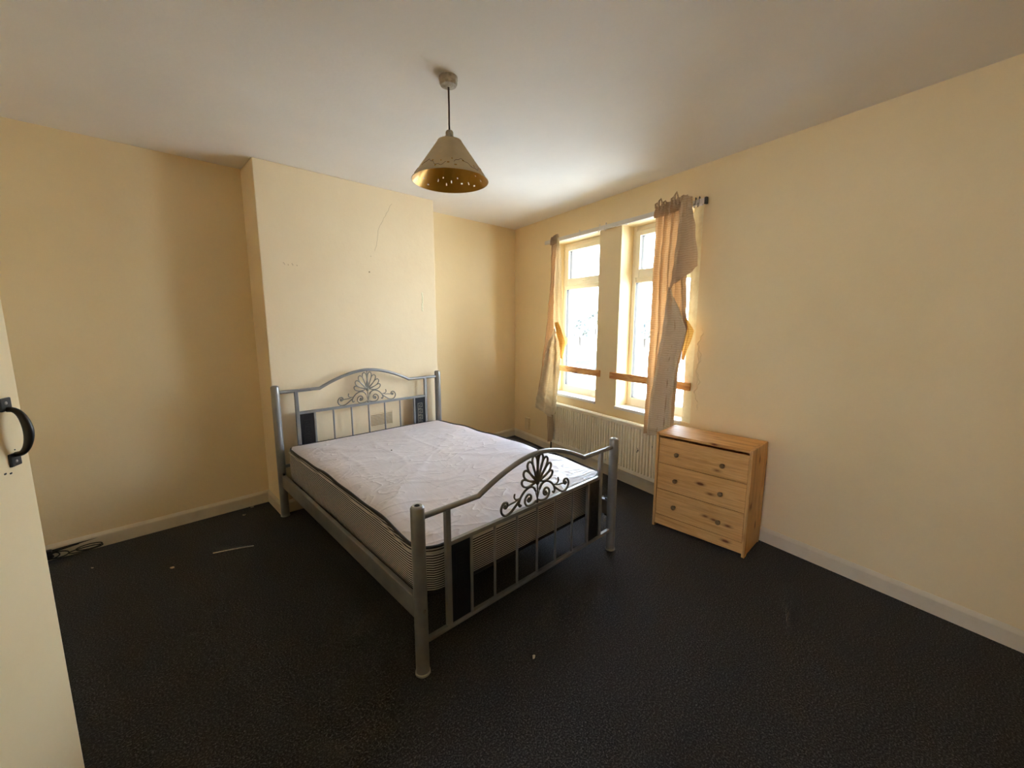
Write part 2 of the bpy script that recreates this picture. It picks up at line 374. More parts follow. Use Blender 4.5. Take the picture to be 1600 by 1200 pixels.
# ------------------------------------------------------------------ windows
def rectframe(k, s0, s1, z0, z1, w, o0, o1, wt=None, wb_=None):
    wt = w if wt is None else wt; wb_ = w if wb_ is None else wb_
    k.box(s0, s0+w, o0, o1, z0, z1); k.box(s1-w, s1, o0, o1, z0, z1)
    k.box(s0+w, s1-w, o0, o1, z1-wt, z1); k.box(s0+w, s1-w, o0, o1, z0, z0+wb_)
for n_, (a, b_) in enumerate((W1, W2), 1):
    root = at_wall(empty('window_%d' % n_, (0,0,0), kind='structure'))
    k = MB(W); rectframe(k, a, b_, Z0, Z1, .046, -.215, -.150, .048, .078); k.box(a+.046, b_-.046, -.215, -.150, 1.825, 1.872)
    k.build('window_frame', M['upvc'], root, bevel=.006)
    k = MB(W); rectframe(k, a+.040, b_-.040, 1.866, Z1-.040, .052, -.205, -.136, .046, .072)
    sash = k.build('opening_sash', M['upvc'], root, bevel=.006)
    g = MB(W); rectframe(g, a+.088, b_-.088, 1.936, Z1-.083, .005, -.19, -.158); rectframe(g, a+.043, b_-.043, Z0+.075, 1.828, .005, -.19, -.158)
    g.build('gasket', M['gasket'], root)
    h_ = MB(W); c0 = (a+b_)/2; h_.box(c0-.018, c0+.018, -.137, -.124, 1.892, 1.914); h_.tube([(c0-.01, -.122, 1.903), (c0+.02, -.112, 1.898), (c0+.095, -.112, 1.905)], .006, 8)
    h_.build('window_handle', M['upvc'], sash, bevel=.002)
    g = MB(W); g.box(a+.09, b_-.09, -.180, -.176, 1.935, Z1-.084); g.build('upper_pane', M['glass'], root)
    g = MB(W); g.box(a+.045, b_-.045, -.180, -.176, Z0+.077, 1.827); g.build('lower_pane', M['glass'], root)
    g = MB(W); g.box(a-.006, b_+.006, -.16, .014, Z0-.022, Z0+.004); g.build('window_sill', M['sill'], root, bevel=.004)

# ------------------------------------------------------------------ wooden battens across the windows
for (s0, s1, lab) in ((.90, 1.546, 'left window'), (1.685, 2.530, 'right window')):
    k = MB(); L = s1-s0; k.box(-.021, 0, -L/2, L/2, -.031, .031)
    o = k.build('wooden_batten', M['batten'], bevel=.003)
    at_wall(o, (s0+s1)/2, .0005, .978)
    tag(o, 'thin orange-brown wooden batten fixed across the lower pane of the %s' % lab, 'wooden board', 'battens across the windows')

# ------------------------------------------------------------------ curtain rail and hooks
rail = at_wall(empty('curtain_rail', (0,0,0), label='white plastic curtain rail running above both windows', cat='curtain rail'), .66, 0, 2.33)
k = MB(W); Lr = 1.91; k.box(0, Lr, .026, .036, -.020, .018); k.box(0, Lr, .020, .026, .008, .018); k.box(0, Lr, .020, .026, -.020, -.012)
k.build('track', M['whitep'], rail, bevel=.002)
for s_ in (.10, .62, 1.16, 1.86):
    k = MB(W); k.box(s_-.015, s_+.015, .001, .021, -.022, .024); k.build('bracket', M['whitep'], rail, bevel=.002)
k = MB(W); k.box(Lr-.004, Lr+.012, .016, .040, -.026, .022); k.build('end_stop', M['gasket'], rail, bevel=.002)
hooks = [(1.24, 'beside the left curtain, over the left window'), (1.52, 'over the middle of the left window head'), (1.60, 'above the pillar between the windows'), (2.50, 'between the right curtain and the rail end'), (2.53, 'nearest the right end of the curtain rail')]
for s_, where in hooks:
    k = MB(); k.tube([(0, 0, .03), (-.006, 0, .034), (-.010, 0, .026), (-.010, 0, -.028), (-.016, .004, -.040), (-.022, .002, -.030), (-.020, 0, -.012)], .0022, 6)
    k.ball((-.003, 0, .024), .006, 5)
    o = k.build('curtain_hook', M['whitep'] if s_ < 2 else M['gasket'], smooth=True)
    at_wall(o, s_, .037, 2.33); tag(o, 'small empty curtain hook on the rail %s' % where, 'hook', 'empty curtain hooks')

# ------------------------------------------------------------------ curtains
def poly_at(pts, z):             # pts sorted from top to bottom (a, z)
    if z >= pts[0][1]: return pts[0][0]
    for (a0, z0), (a1, z1) in zip(pts, pts[1:]):
        if z <= z0 and z >= z1:
            q = (z0-z)/((z0-z1) or 1); q = q*q*(3-2*q)*.4 + q*.6
            return a0+(a1-a0)*q
    return pts[-1][0]
def sheet(k, left, right, base, amp, folds, ph=0, nu=70, nv=70, slope=0, wr=.004, ztl=None, zbl=None, seed=1, bow=0):
    """cloth sheet between two edges; tops and hems may differ left and right"""
    tl, bl = left[0][1], left[-1][1]; tr_, br = right[0][1], right[-1][1]
    vs = []
    for j in range(nv+1):
        t_ = j/nv
        zl = tl+(bl-tl)*t_; zr = tr_+(br-tr_)*t_
        a0 = poly_at(left, zl); a1 = poly_at(right, zr)
        for i in range(nu+1):
            x = i/nu; s_ = a0+(a1-a0)*x; z = zl+(zr-zl)*x
            o_ = base + slope*t_ + bow*math.sin(math.pi*x) + amp*(0.75+.5*t_)*math.sin(2*math.pi*folds*x+ph+.6*math.sin(3*t_+seed)) + amp*.3*math.sin(2*math.pi*folds*2.3*x+seed+2*t_)
            o_ += wr*math.sin(17*s_*(1+.3*seed)+29*z+seed*2.1+2*math.sin(11*z))*math.sin(23*z+seed)
            s2 = s_ + .35*amp*math.cos(2*math.pi*folds*x+ph)*min(1, x*6, (1-x)*6)
            vs.append((s2, max(o_, .012), z))
    m_ = nu+1
    k.add(vs, [(j*m_+i, j*m_+i+1, (j+1)*m_+i+1, (j+1)*m_+i) for j in range(nv) for i in range(nu)])
# right curtain
rc = at_wall(empty('curtain', (0,0,0), label='wide beige striped curtain bunched over the right window, hem reaching behind the pine chest', cat='curtain', group='curtains at the two windows'), 2.36, 0, .55)
def Wr(s_, o_, z): return W(s_-2.36, o_, z-.55)
k = MB(Wr)
sheet(k, [(2.195, 2.345), (2.20, 2.1), (2.197, 1.9), (2.205, 1.4), (2.215, .9), (2.215, .56)], [(2.49, 2.37), (2.50, 2.2), (2.49, 1.9), (2.52, 1.55), (2.545, 1.43), (2.50, 1.13), (2.50, .80), (2.50, .58)], .080, .020, 4.5, slope=.055, nu=110, nv=90, seed=2)
k.build('back_layer', M['curtain'], rc, smooth=True, normals=False)
k = MB(Wr)
sheet(k, [(2.372, 1.74), (2.352, 1.45), (2.31, 1.14), (2.275, .85), (2.27, .56)], [(2.40, 1.72), (2.50, 1.54), (2.565, 1.42), (2.505, 1.13), (2.49, .85), (2.49, .60)], .125, .012, 1.2, ph=.8, slope=.035, nu=50, nv=70, seed=3, wr=.005, bow=.012)
k.build('front_layer', M['lining'], rc, smooth=True, normals=False)
k = MB(Wr)
sheet(k, [(2.455, 2.372), (2.435, 2.2), (2.41, 1.95), (2.375, 1.71)], [(2.515, 2.355), (2.575, 2.15), (2.605, 1.95), (2.613, 1.865)], .125, .010, 1.3, nu=50, nv=50, seed=1, wr=.007, bow=.018)
k.build('folded_flap', M['curtain'], rc, smooth=True, normals=False)
k = MB(Wr)
sheet(k, [(2.50, 1.53), (2.505, 1.40), (2.515, 1.20)], [(2.515, 1.53), (2.600, 1.41), (2.53, 1.19)], .110, .006, 2, nu=24, nv=30, seed=3)
k.build('gold_fold', M['goldfold'], rc, smooth=True, normals=False)
k = MB(Wr)    # gathered heading tape with loops
sheet(k, [(2.192, 2.358), (2.192, 2.27)], [(2.47, 2.385), (2.48, 2.29)], .100, .014, 6, nu=120, nv=8, seed=5, wr=.008)
for s_, h_ in ((2.20, .02), (2.232, .045), (2.275, .018), (2.345, .03), (2.372, .06), (2.43, .02)):
    k.tube([(s_, .11, 2.345), (s_+.006, .12, 2.36+h_*.6), (s_+.014, .112, 2.362+h_), (s_+.024, .10, 2.35+h_*.3), (s_+.030, .10, 2.33)], [.006, .007, .005, .007, .006], 6)
k.build('heading', M['curtain'], rc, smooth=True, normals=False)
# left curtain
lc = at_wall(empty('curtain', (0,0,0), label='narrow gathered cream curtain at the left window with a crinkled pale lining', cat='curtain', group='curtains at the two windows'), .85, 0, .45)
def Wl(s_, o_, z): return W(s_-.85, o_, z-.45)
k = MB(Wl)
sheet(k, [(.852, 2.335), (.84, 2.1), (.852, 1.95), (.79, 1.5), (.70, 1.0), (.60, .515)], [(.965, 2.355), (.93, 2.1), (.915, 1.8), (.915, 1.3), (.86, .9), (.78, .50)], .075, .016, 2.5, nu=70, nv=70, seed=4)
k.build('back_layer', M['curtain'], lc, smooth=True, normals=False)
k = MB(Wl)
sheet(k, [(.95, 1.42), (.83, 1.2), (.765, .9), (.665, .50)], [(.985, 1.30), (.985, 1.1), (.965, .8), (.95, .44)], .105, .011, 1.5, ph=1, slope=.03, nu=60, nv=70, seed=6, wr=.008)
k.build('front_layer', M['lining'], lc, smooth=True, normals=False)
k = MB(Wl)
sheet(k, [(.955, 2.33), (.945, 2.0), (.92, 1.7), (.915, 1.45), (.955, 1.36)], [(.985, 2.33), (1.03, 1.95), (1.05, 1.6), (1.075, 1.45), (1.13, 1.30)], .092, .008, 1.5, nu=40, nv=60, seed=7, wr=.006)
sheet(k, [(.93, 1.36), (.95, 1.2), (.955, .8), (.95, .47)], [(1.13, 1.31), (1.125, 1.25), (1.035, 1.08), (1.045, .8), (1.035, .50)], .082, .012, 1.5, slope=.055, nu=40, nv=60, seed=8, wr=.006)
k.build('lining', M['lining'], lc, smooth=True, normals=False)
k = MB(Wl)
sheet(k, [(.975, 1.47), (.99, 1.36), (1.05, 1.24), (1.09, 1.10)], [(1.03, 1.47), (1.075, 1.40), (1.15, 1.27), (1.10, 1.09)], .120, .006, 2, nu=24, nv=30, seed=3)
k.build('gold_fold', M['goldfold'], lc, smooth=True, normals=False)
k = MB(Wl)
sheet(k, [(.86, .47), (.86, .3), (.865, .14)], [(.965, .47), (.985, .3), (.95, .17)], .122, .006, 1, nu=20, nv=30, seed=9)
k.build('loose_tail', M['curtain'], lc, smooth=True, normals=False)
k = MB(Wl)
sheet(k, [(.853, 2.350), (.85, 2.27)], [(.955, 2.372), (.955, 2.28)], .090, .012, 4, nu=60, nv=6, seed=5)
k.build('heading', M['curtain'], lc, smooth=True, normals=False)

# ------------------------------------------------------------------ radiator
rad = at_wall(empty('radiator', (0,0,0), label='long cream panel radiator with vertical flutes under the windows', cat='radiator'), .905, 0, 0)
k = MB(W); RL = 1.60; rz0, rz1, OF = .150, .603, .100
pitch_ = .0333; nf = int((RL-.07)/pitch_); xs = [0, .03]
prof = []
for i in range(nf):
    x = .035+i*pitch_
    prof += [(x, 0), (x+.004, -.016), (x+.014, -.016), (x+.018, 0)]
prof = [(0, 0)] + prof + [(RL, 0)]
zs = [(rz0, 0), (rz0+.030, 0), (rz0+.042, 1), (rz1-.046, 1), (rz1-.034, 0), (rz1-.008, 0), (rz1, -.8)]
vs = []
for (z, kf) in zs:
    for (x, d) in prof: vs.append((x, OF + (d*kf if kf > 0 else (-.008 if kf < 0 else 0)), z))
m_ = len(prof)
k.add(vs, [(j*m_+i, j*m_+i+1, (j+1)*m_+i+1, (j+1)*m_+i) for j in range(len(zs)-1) for i in range(m_-1)])
o = k.build('front_panel', M['rad'], rad, normals=False); o.data.flip_normals()
k = MB(W); k.box(0, RL, .045, OF-.018, rz0+.002, rz1-.001); k.build('body', M['rad'], rad, bevel=.004)
for a_ in (.002, RL-.012):
    k = MB(W); k.box(a_, a_+.010, .03, OF, rz0, rz1); k.build('side_cover', M['rad'], rad, bevel=.002)
for s_ in (.2, RL-.2):
    k = MB(W); k.box(s_-.015, s_+.015, .001, .046, rz0+.05, rz1-.05); k.build('wall_bracket', M['rad'], rad)
k = MB(W); k.tube([(-.035, .07, .0), (-.035, .07, .185)], .0075, 10); k.build('pipe', M['dark'], rad, smooth=True)
k = MB(W); k.tube([(-.035, .07, .165), (-.035, .07, .215)], .013, 12); k.tube([(-.035, .07, .185), (.01, .07, .185)], .009, 10); k.build('valve', M['dark'], rad, smooth=True)
k = MB(W)
for (a, z, r) in ((1.222, .395, .010), (1.226, .378, .014), (1.218, .362, .011), (1.226, .345, .008), (1.222, .410, .007)): k.ball((a, OF-.001, z), r, 5, (.55, .12, 1))
k.build('paint_chip', M['dark'], rad, smooth=True)
k = MB(W)
for (z, r) in ((.45, .005), (.442, .004)): k.ball((1.372, OF-.001, z), r, 5, (.5, .12, 1))
k.build('paint_chip', M['dark'], rad, smooth=True)
# wall plate near the corner
o = MB(W).box(-.042, .042, 0, .028, -.074, .074).build('wall_plate', M['plate'], bevel=.004)
at_wall(tag(o, 'small cream wall box low on the wall near the room corner', 'wall box'), .315, 0.0005, .225)

# ------------------------------------------------------------------ air vent on the chimney breast
av = empty('air_vent', (-2.035, -CD, .615), label='painted-over louvred air vent on the chimney breast behind the headboard', cat='air vent')
k = MB(); 
for (a0, a1, z0, z1) in ((-.115, -.103, -.065, .065), (.103, .115, -.065, .065), (-.103, .103, .053, .065), (-.103, .103, -.065, -.053)): k.box(a0, a1, -.008, 0, z0, z1)
k.build('vent_frame', M['chimney'], av, bevel=.002)
k = MB()
for i in range(8):
    z = -.044+i*.0125; k.add([(-.102, -.001, z+.006), (.102, -.001, z+.006), (.102, -.0075, z), (-.102, -.0075, z), (-.102, -.001, z-.002), (.102, -.001, z-.002)], [(0,1,2,3), (3,2,5,4)])
k.build('louvre', M['chimney'], av)
for i in range(8):
    k = MB(); z = -.0475+i*.0125; k.box(-.100, .100, -.0082, -.0005, z-.0016, z+.0016); k.build('slot', M['ventslot'], av)  # thin tan bars paint the shade between the louvres

# ------------------------------------------------------------------ pendant lamp
lamp = empty('pendant_lamp', (-2.4734, -2.0520, H), label='conical beige card pendant lampshade with gold lining hanging from the ceiling', cat='lamp')
k = MB(); k.lathe([(.001, 0), (.043, 0), (.044, -.010), (.041, -.014), (.041, -.026), (.036, -.036), (.012, -.042), (.001, -.042)], n=36); k.build('ceiling_rose', M['rose'], lamp, smooth=True)
k = MB(); k.tube([(0, 0, -.04), (.001, .001, -.12), (-.001, 0, -.2), (0, 0, -.236)], .0042, 8); k.build('flex', M['flex'], lamp, smooth=True)
k = MB(); k.lathe([(.001, -.230), (.015, -.230), (.018, -.236), (.018, -.250), (.020, -.254), (.020, -.285), (.016, -.29), (.016, -.315), (.001, -.315)], n=24); k.build('lampholder', M['rose'], lamp, smooth=True)
NA, NV = 192, 32; zt, zb, rt, rb = -.276, -.4525, .056, .181
holes = set()
random.seed(11)
for i in range(0, NA, 8):
    r_ = int(NV*.80) + random.choice([-2, 0, 1, 3]); c_ = i+random.choice([0, 1, 2, 3])
    holes |= {(r_, c_ % NA), (r_, (c_+1) % NA)} if random.random() < .5 else {(r_, c_ % NA), (r_+1, (c_) % NA)}
    if random.random() < .35: holes |= {((r_-4), (c_+4) % NA)}
k = MB()
for sft, mi in ((0, 0), (.0015, 1)):
    k.m = mi; vs = []
    for j in range(NV+1):
        q = j/NV; r_ = rt+(rb-rt)*q-sft; z = zt+(zb-zt)*q
        for a in range(NA): an = 2*math.pi*a/NA; vs.append((r_*math.cos(an), r_*math.sin(an), z))
    fs = []
    for j in range(NV):
        for a in range(NA):
            if (j, a) in holes: continue
            q = (j*NA+a, j*NA+(a+1) % NA, (j+1)*NA+(a+1) % NA, (j+1)*NA+a); fs.append(q[::-1] if mi == 0 else q)
    k.add(vs, fs)
k.m = 0
for rr, z in ((rt, zt), (rb, zb)): k.tube([(rr*math.cos(2*math.pi*a/96), rr*math.sin(2*math.pi*a/96), z) for a in range(96)], .0016, 6, closed=True)
shade = k.build('lamp_shade', [M['shade_out'], M['shade_in']], lamp, smooth=True, normals=False)
k = MB()
for b0 in range(6):
    pts = []
    for i in range(26):
        an = 2*math.pi*(b0/6)+i*.033; q = .80-.10*math.sin(i*.24)-.02*math.sin(i*1.1); r_ = rt+(rb-rt)*q+.0006
        pts.append((r_*math.cos(an), r_*math.sin(an), zt+(zb-zt)*q))
    k.tube(pts, .0009, 4)
k.build('twig_pattern', M['flex'], shade)
k = MB()   # ring spider that carries the shade
k.lathe([(.0195, zt-.006), (.0195, zt-.002), (.013, zt-.002), (.013, zt-.006), (.0195, zt-.006)], n=20)
for an in (0, 2.094, 4.188): k.tube([(.015*math.cos(an), .015*math.sin(an), zt-.004), (rt*math.cos(an), rt*math.sin(an), zt-.001)], .0015, 6)
k.build('shade_carrier', M['whitep'], lamp)

# ------------------------------------------------------------------ bed frame
bed = empty('bed_frame', (BX, BY, 0), BYAW, label='silver metal double bed frame with arched ends, palmette ornaments and black side panels', cat='bed')
BW, BL = 1.405, 1.980; HH, FH = 1.009, .750
def bed_end(v, htop, zmid, zlow, zlowrail):
    sgn = 1 if v > 1 else -1
    for u in (0, BW):
        k = MB(B); r = .0285
        k.lathe([(.001, .002), (r-.001, .002), (r, .012), (r, .014), (r, htop-.055), (r-.001, htop-.0545), (r-.001, htop-.0525), (r, htop-.052), (r, htop-.010), (r-.004, htop-.003), (r-.010, htop), (.001, htop)], u, v, 28)
        p = k.build('post', M['silver'], bed, smooth=True)
        k = MB(B)
        if v > 1:
            k.lathe([(.012, htop-.001), (.017, htop+.001), (.020, htop+.001), (.022, htop-.002)], u, v, 24)
            k.build('post_cap', M['capm'], p, smooth=True)
            k = MB(B); k.lathe([(.001, htop+.0006), (.007, htop+.0006)], u, v, 16); k.lathe([(.007, htop+.0006), (.009, htop+.002), (.011, htop+.0006)], u, v, 16); k.build('cap_hole', M['dark'], p)
        k = MB(B); k.lathe([(r+.0005, .0005), (r+.0035, .002), (r+.0035, .010), (r+.0005, .013)], u, v, 24); k.build('foot_ring', M['capm'], p, smooth=True)
        if v > 1:
            k = MB(B); k.ball((u+(.0 if u == 0 else 0), v+.028, .30), .009, 6, (1, .5, 1)); k.build('bolt', M['screw'], p, smooth=True)
    # arched top rail
    zr = zmid+(.164 if v < 1 else .153); pts = []
    u = .024
    pts = [(.024, v, zr), (.12, v, zr), (.22, v, zr), (.285, v, zr+.001)]
    n = 40
    for i in range(n+1):
        uu = .312+(BW-.624)*i/n; x = 2*i/n-1
        pts.append((uu, v, zr+.117*(1-abs(x)**1.75) if abs(x) < 1 else zr))
    pts += [(BW-.285, v, zr+.001), (BW-.22, v, zr), (BW-.12, v, zr), (BW-.024, v, zr)]
    k = MB(B); k.tube(pts, .0125, 14); k.build('arched_rail', M['silver'], bed, smooth=True)
    k = MB(B); k.box(.150, BW-.150, v-.010, v+.010, zmid-.020, zmid); k.build('cross_rail', M['silver'], bed, bevel=.002)
    k = MB(B); k.box(.026, BW-.026, v-.010, v+.010, zlow-.020, zlow); k.build('lower_rail', M['silver'], bed, bevel=.002)
    for u in (.140, BW-.140):
        k = MB(B); k.box(u-.0125, u+.0125, v-.011, v+.011, zlow-.001, zr-.006); k.build('upright', M['silver'], bed, bevel=.002)
    for s_ in (0, 1):
        a0, a1 = (.1525, .256) if s_ == 0 else (BW-.256, BW-.1525)
        k = MB(B); k.box(a0, a1, v-.004, v+.004, zlow, zmid-.018); pn = k.build('side_panel', M['panel'], bed, bevel=.001)
        bu_ = .263 if s_ == 0 else BW-.263
        k = MB(B); k.box(bu_-.0075, bu_+.0075, v-.009, v+.009, zlow-.001, zmid-.018); k.build('panel_bar', M['silver'], bed, bevel=.0015)
        # raised greek key
        k = MB(B); cu_ = (a0+a1)/2; hw = .022; z = zmid-.075; un = .058; wdt = .0032
        def seg(x0, z0, x1, z1):
            k.box(min(x0, x1)-wdt, max(x0, x1)+wdt, v-.006, v+.006, min(z0, z1)-wdt, max(z0, z1)+wdt)
        while z-un > zlow+.04:
            P_ = [(-hw, 0), (hw, 0), (hw, -.036), (-.006, -.036), (-.006, -.018), (.008, -.018)]
            for q in range(len(P_)-1): seg(cu_+P_[q][0], z+P_[q][1], cu_+P_[q+1][0], z+P_[q+1][1])
            seg(cu_-hw, z, cu_-hw, z-.052); seg(cu_-hw, z-.052, cu_+hw*.2, z-.052); z -= un
        k.build('key_pattern', M['silverdark'] if (v < 1 and s_ == 1) else M['panel'], pn)  # silver on the right headboard key paints light reflecting there; others stay black
    for i in range(5):
        u = BW/2+(i-2)*.1475
        k = MB(B); k.tube([(u, v, zlow-.004), (u, v, zmid-.010)], .0065, 10); k.build('spindle', M['silver'], bed, smooth=True)
    # palmette ornament, drawn in the plane of the bed end
    def Q(x, y): return ((x-552)*.00068, (520-(x-555)*.123-y)*.00068)
    k = MB(B); cu_ = BW/2
    def curve(pp, r, mir):
        P_ = [Vector((a, b_, 0)) for a, b_ in pp]; out_ = []
        for i in range(len(P_)-1):
            p0 = P_[max(i-1, 0)]; p1 = P_[i]; p2 = P_[i+1]; p3 = P_[min(i+2, len(P_)-1)]
            for q in range(5):
                t_ = q/5; out_.append(.5*((2*p1)+(p2-p0)*t_+(2*p0-5*p1+4*p2-p3)*t_*t_+(3*p1-p0-3*p2+p3)*t_**3))
        out_.append(P_[-1])
        k.tube([(cu_+mir*p.x, v, zmid+p.y) for p in out_], r*(1 if v < 1 else 1.25), 8)
    for mir in (1, -1):
        for (tx, ty, wdt) in ((592, 138, 19), (652, 172, 21), (700, 232, 21), (722, 302, 20)):
            bx_, bz_ = 0, .118; px_, pz_ = Q(tx, ty+ (tx-555)*-.06); px_ = px_*1.0
            ax = Vector((px_-bx_, pz_-bz_)); L = ax.length; ax.normalize(); ac = Vector((ax.y, -ax.x)); pts = []
            for i in range(25):
                t_ = 2*math.pi*i/24; al = L*(1-math.cos(t_))/2; ad = wdt*.00150*math.sin(t_)*abs(math.sin(t_/2))**2.4
                pts.append((cu_+mir*(bx_+ax.x*al+ac.x*ad), v, zmid+bz_+ax.y*al+ac.y*ad - .010*math.sin(math.pi*al/L)*(tx-552)/150))
            k.tube(pts, (.0040 if v < 1 else .0060), 8)
        curve([Q(*p) for p in ((572, 420), (600, 378), (645, 362), (695, 375), (735, 408), (752, 445), (742, 468), (728, 462))], .0048, mir)
        curve([Q(*p) for p in ((565, 500), (610, 508), (660, 498), (686, 468), (682, 432), (652, 415), (625, 432), (624, 462), (648, 472), (660, 452))], .0048, mir)
        curve([Q(*p) for p in ((748, 405), (790, 412), (835, 410), (868, 412))], .0036, mir)
        curve([Q(*p) for p in ((750, 425), (785, 448), (835, 474), (885, 474), (918, 446), (925, 408), (903, 378), (872, 382), (864, 405), (882, 420), (898, 408))], .0048, mir)
        curve([Q(*p) for p in ((760, 405), (785, 395), (797, 375), (792, 352))], .0036, mir)
        for c_ in ((645, 450), (886, 404), (733, 462), (793, 356)):
            a, b_ = Q(*c_); k.ball((cu_+mir*a, v, zmid+b_), .0095 if c_[0] in (645, 886) else .005, 6, (1, .7, 1))
    k.tube([(cu_, v, zmid-.004), (cu_, v, zmid+.12)], .0045, 8); k.tube([(cu_, v, zmid+.11), (cu_, v, zmid+.20), (cu_, v, zmid+.285)], [.005, .0055, .003], 8)
    for x in (-.012, .012): k.tube([(cu_, v, zmid+.02), (cu_+x, v, zmid+.055), (cu_+x*1.4, v, zmid+.085)], .003, 6)
    k.ball((cu_, v, zmid+.150), .011, 8, (1.15, .5, 4.0)); k.ball((cu_, v, zmid+.112), .014, 6, (1, .6, 1.2)); k.ball((cu_, v, zmid+.008), .010, 6, (1, .6, 1))
    k.build('palmette_ornament', M['silverdark'], bed, smooth=True)
bed_end(0, HH, .793, .40, 0)
bed_end(BL, FH, .543, .152, 0)
for u in (.004, BW-.004):
    k = MB(B); d = 1 if u < 1 else -1
    k.box(u-.012, u+.012, .026, BL-.026, .235, .335); sr = k.build('side_rail', M['silver'], bed, bevel=.004)
    k = MB(B); k.box(u+d*.012, u+d*.040, .06, BL-.06, .240, .246); k.box(u+d*.012, u+d*.015, .06, BL-.06, .240, .272); k.build('rail_lip', M['silver'], sr)
    for v in (.034, BL-.034):
        k = MB(B); k.box(u-.006, u+.006, v-.012, v+.012, .225, .345); k.build('rail_bracket', M['black'], sr)
for i in range(13):
    v = .12+i*.145; k = MB(B); k.box(.0205, BW-.0205, v-.03, v+.03, .273, .2885); k.build('slat', M['slat'], bed, bevel=.002)

# ------------------------------------------------------------------ mattress
mat = empty('mattress', (BX, BY, .29), BYAW, label='bare white mattress with black piping and striped sides lying on the metal bed', cat='mattress')
U0, U1, V0, V1, RC = .036, 1.368, .040, 1.940, .11
def outline(inset=0, n=10):
    r = max(RC-inset, .01); u0, u1, v0, v1 = U0+inset, U1-inset, V0+inset, V1-inset; P_ = []
    def arc(cu, cv, a0):
        for i in range(n+1):
            a = a0+math.pi/2*i/n; P_.append((cu+r*math.cos(a), cv+r*math.sin(a)))
    def edge(p, q, m_=36):
        for i in range(1, m_): P_.append((p[0]+(q[0]-p[0])*i/m_, p[1]+(q[1]-p[1])*i/m_))
    arc(u1-r, v1-r, 0); edge((u1-r, v1), (u0+r, v1)); arc(u0+r, v1-r, math.pi/2); edge((u0, v1-r), (u0, v0+r), 50)
    arc(u0+r, v0+r, math.pi); edge((u0+r, v0), (u1-r, v0)); arc(u1-r, v0+r, 1.5*math.pi); edge((u1, v0+r), (u1, v1-r), 50)
    return P_
def zpipe(u, v):          # height of the upper piping above the slats
    z = .243+.022*math.sin(math.pi*min(1, max(0, v/1.9)))
    z -= .020*max(0, (v-1.6)/.34)
    return z+.004*math.sin(9*v+3*u)+.003*math.sin(17*v-5*u)
def Bm(u, v, z): return (u, -v, z)
O_ = outline(); k = MB(Bm); rows = 12; n = len(O_)
vs = []
for j in range(rows+1):
    q = j/rows; bulge = .010*math.sin(math.pi*q)
    for (u, v) in O_:
        cu, cv = (U0+U1)/2, (V0+V1)/2; d = Vector((u-cu, v-cv)); 
        ex = 1 if abs(u-U0) < .11 or abs(u-U1) < .11 else 0
        zt_ = zpipe(u, v); vs.append((u+bulge*(1 if u > cu else -1)*(1 if min(abs(u-U0), abs(u-U1)) < .02 else .3), v+bulge*(1 if v > cv else -1)*(1 if min(abs(v-V0), abs(v-V1)) < .02 else .3), .008+(zt_-.014)*q))
k.add(vs, [(j*n+i, j*n+(i+1) % n, (j+1)*n+(i+1) % n, (j+1)*n+i) for j in range(rows) for i in range(n)])
k.build('side_band', M['mside'], mat, smooth=True)
k = MB(Bm); k.add([(u, v, .003) for u, v in outline(.01)], [tuple(range(n))]); k.build('underside', M['mside'], mat)
k = MB(Bm); k.tube([(u, v, zpipe(u, v)) for u, v in O_], .0075, 8, closed=True); k.build('piping', M['piping'], mat, smooth=True)
k = MB(Bm); k.tube([(u, v, zpipe(u, v)-.021+.002*math.sin(13*v)) for u, v in outline(-.010)], .004, 6, closed=True, flat=.6); k.build('edge_tape', M['edge'], mat, smooth=True)
k = MB(Bm); k.tube([(u, v, .009) for u, v in O_], .007, 8, closed=True); k.build('piping', M['piping'], mat, smooth=True)
# top: concentric rings from the piping to the middle with real wrinkles
k = MB(Bm); R = 64; vs = []; cu, cv = (U0+U1)/2, (V0+V1)/2
def wrinkle(u, v):
    d = min(u-U0, U1-u, v-V0, V1-v)
    def rid(x): return math.exp(-abs(x)*5.5)
    h = 0
    x1 = math.sin(19*(u*.80+v*.35)+2.2*math.sin(3*v+1)+1.1*math.sin(6*u)); h += .0055*rid(x1)*max(0, math.sin(2.6*v-.2))*math.exp(-((u-.55)/.42)**2)
    x2 = math.sin(15*(v-.45*u)+1.6*math.sin(4*u+2)); h += .0050*rid(x2)*math.exp(-((u-1.05)/.32)**2)*(.4+.6*math.sin(1.8*v)**2)
    x3 = math.sin(24*(u+.2*v)+2*math.sin(5*v)); h += .0045*rid(x3)*math.exp(-((v-1.78)/.18)**2)
    x4 = math.sin(34*v+2.0*math.sin(2.2*u+1)+.8*math.sin(9*u)); h += .0045*rid(x4)*math.exp(-((v-1.60)/.22)**2)*math.exp(-((u-1.0)/.35)**2)
    return h
for j in range(R+1):
    q = j/R; qq = q**1.25
    for (u, v) in O_:
        uu = u+(cu-u)*qq; vv = v+(cv-v)*qq
        d = min(uu-U0, U1-uu, vv-V0, V1-vv); d = max(d, 0)
        crown = .030*(1-math.exp(-d/.055))-.006*math.exp(-((uu-.75)/.4)**2-((vv-1.0)/.6)**2)
        z = zpipe(u, v)*(1-qq)+.262*qq - .004*(1-q) + crown + wrinkle(uu, vv)*min(1, d/.05)
        vs.append((uu, vv, z))
vs.append((cu, cv, .262+.026)); ci = len(vs)-1
fs = [(j*n+i, j*n+(i+1) % n, (j+1)*n+(i+1) % n, (j+1)*n+i) for j in range(R-1) for i in range(n)] + [((R-1)*n+i, (R-1)*n+(i+1) % n, ci) for i in range(n)]
k.add(vs, fs)
o = k.build('top_panel', M['mtop'], mat, smooth=True)
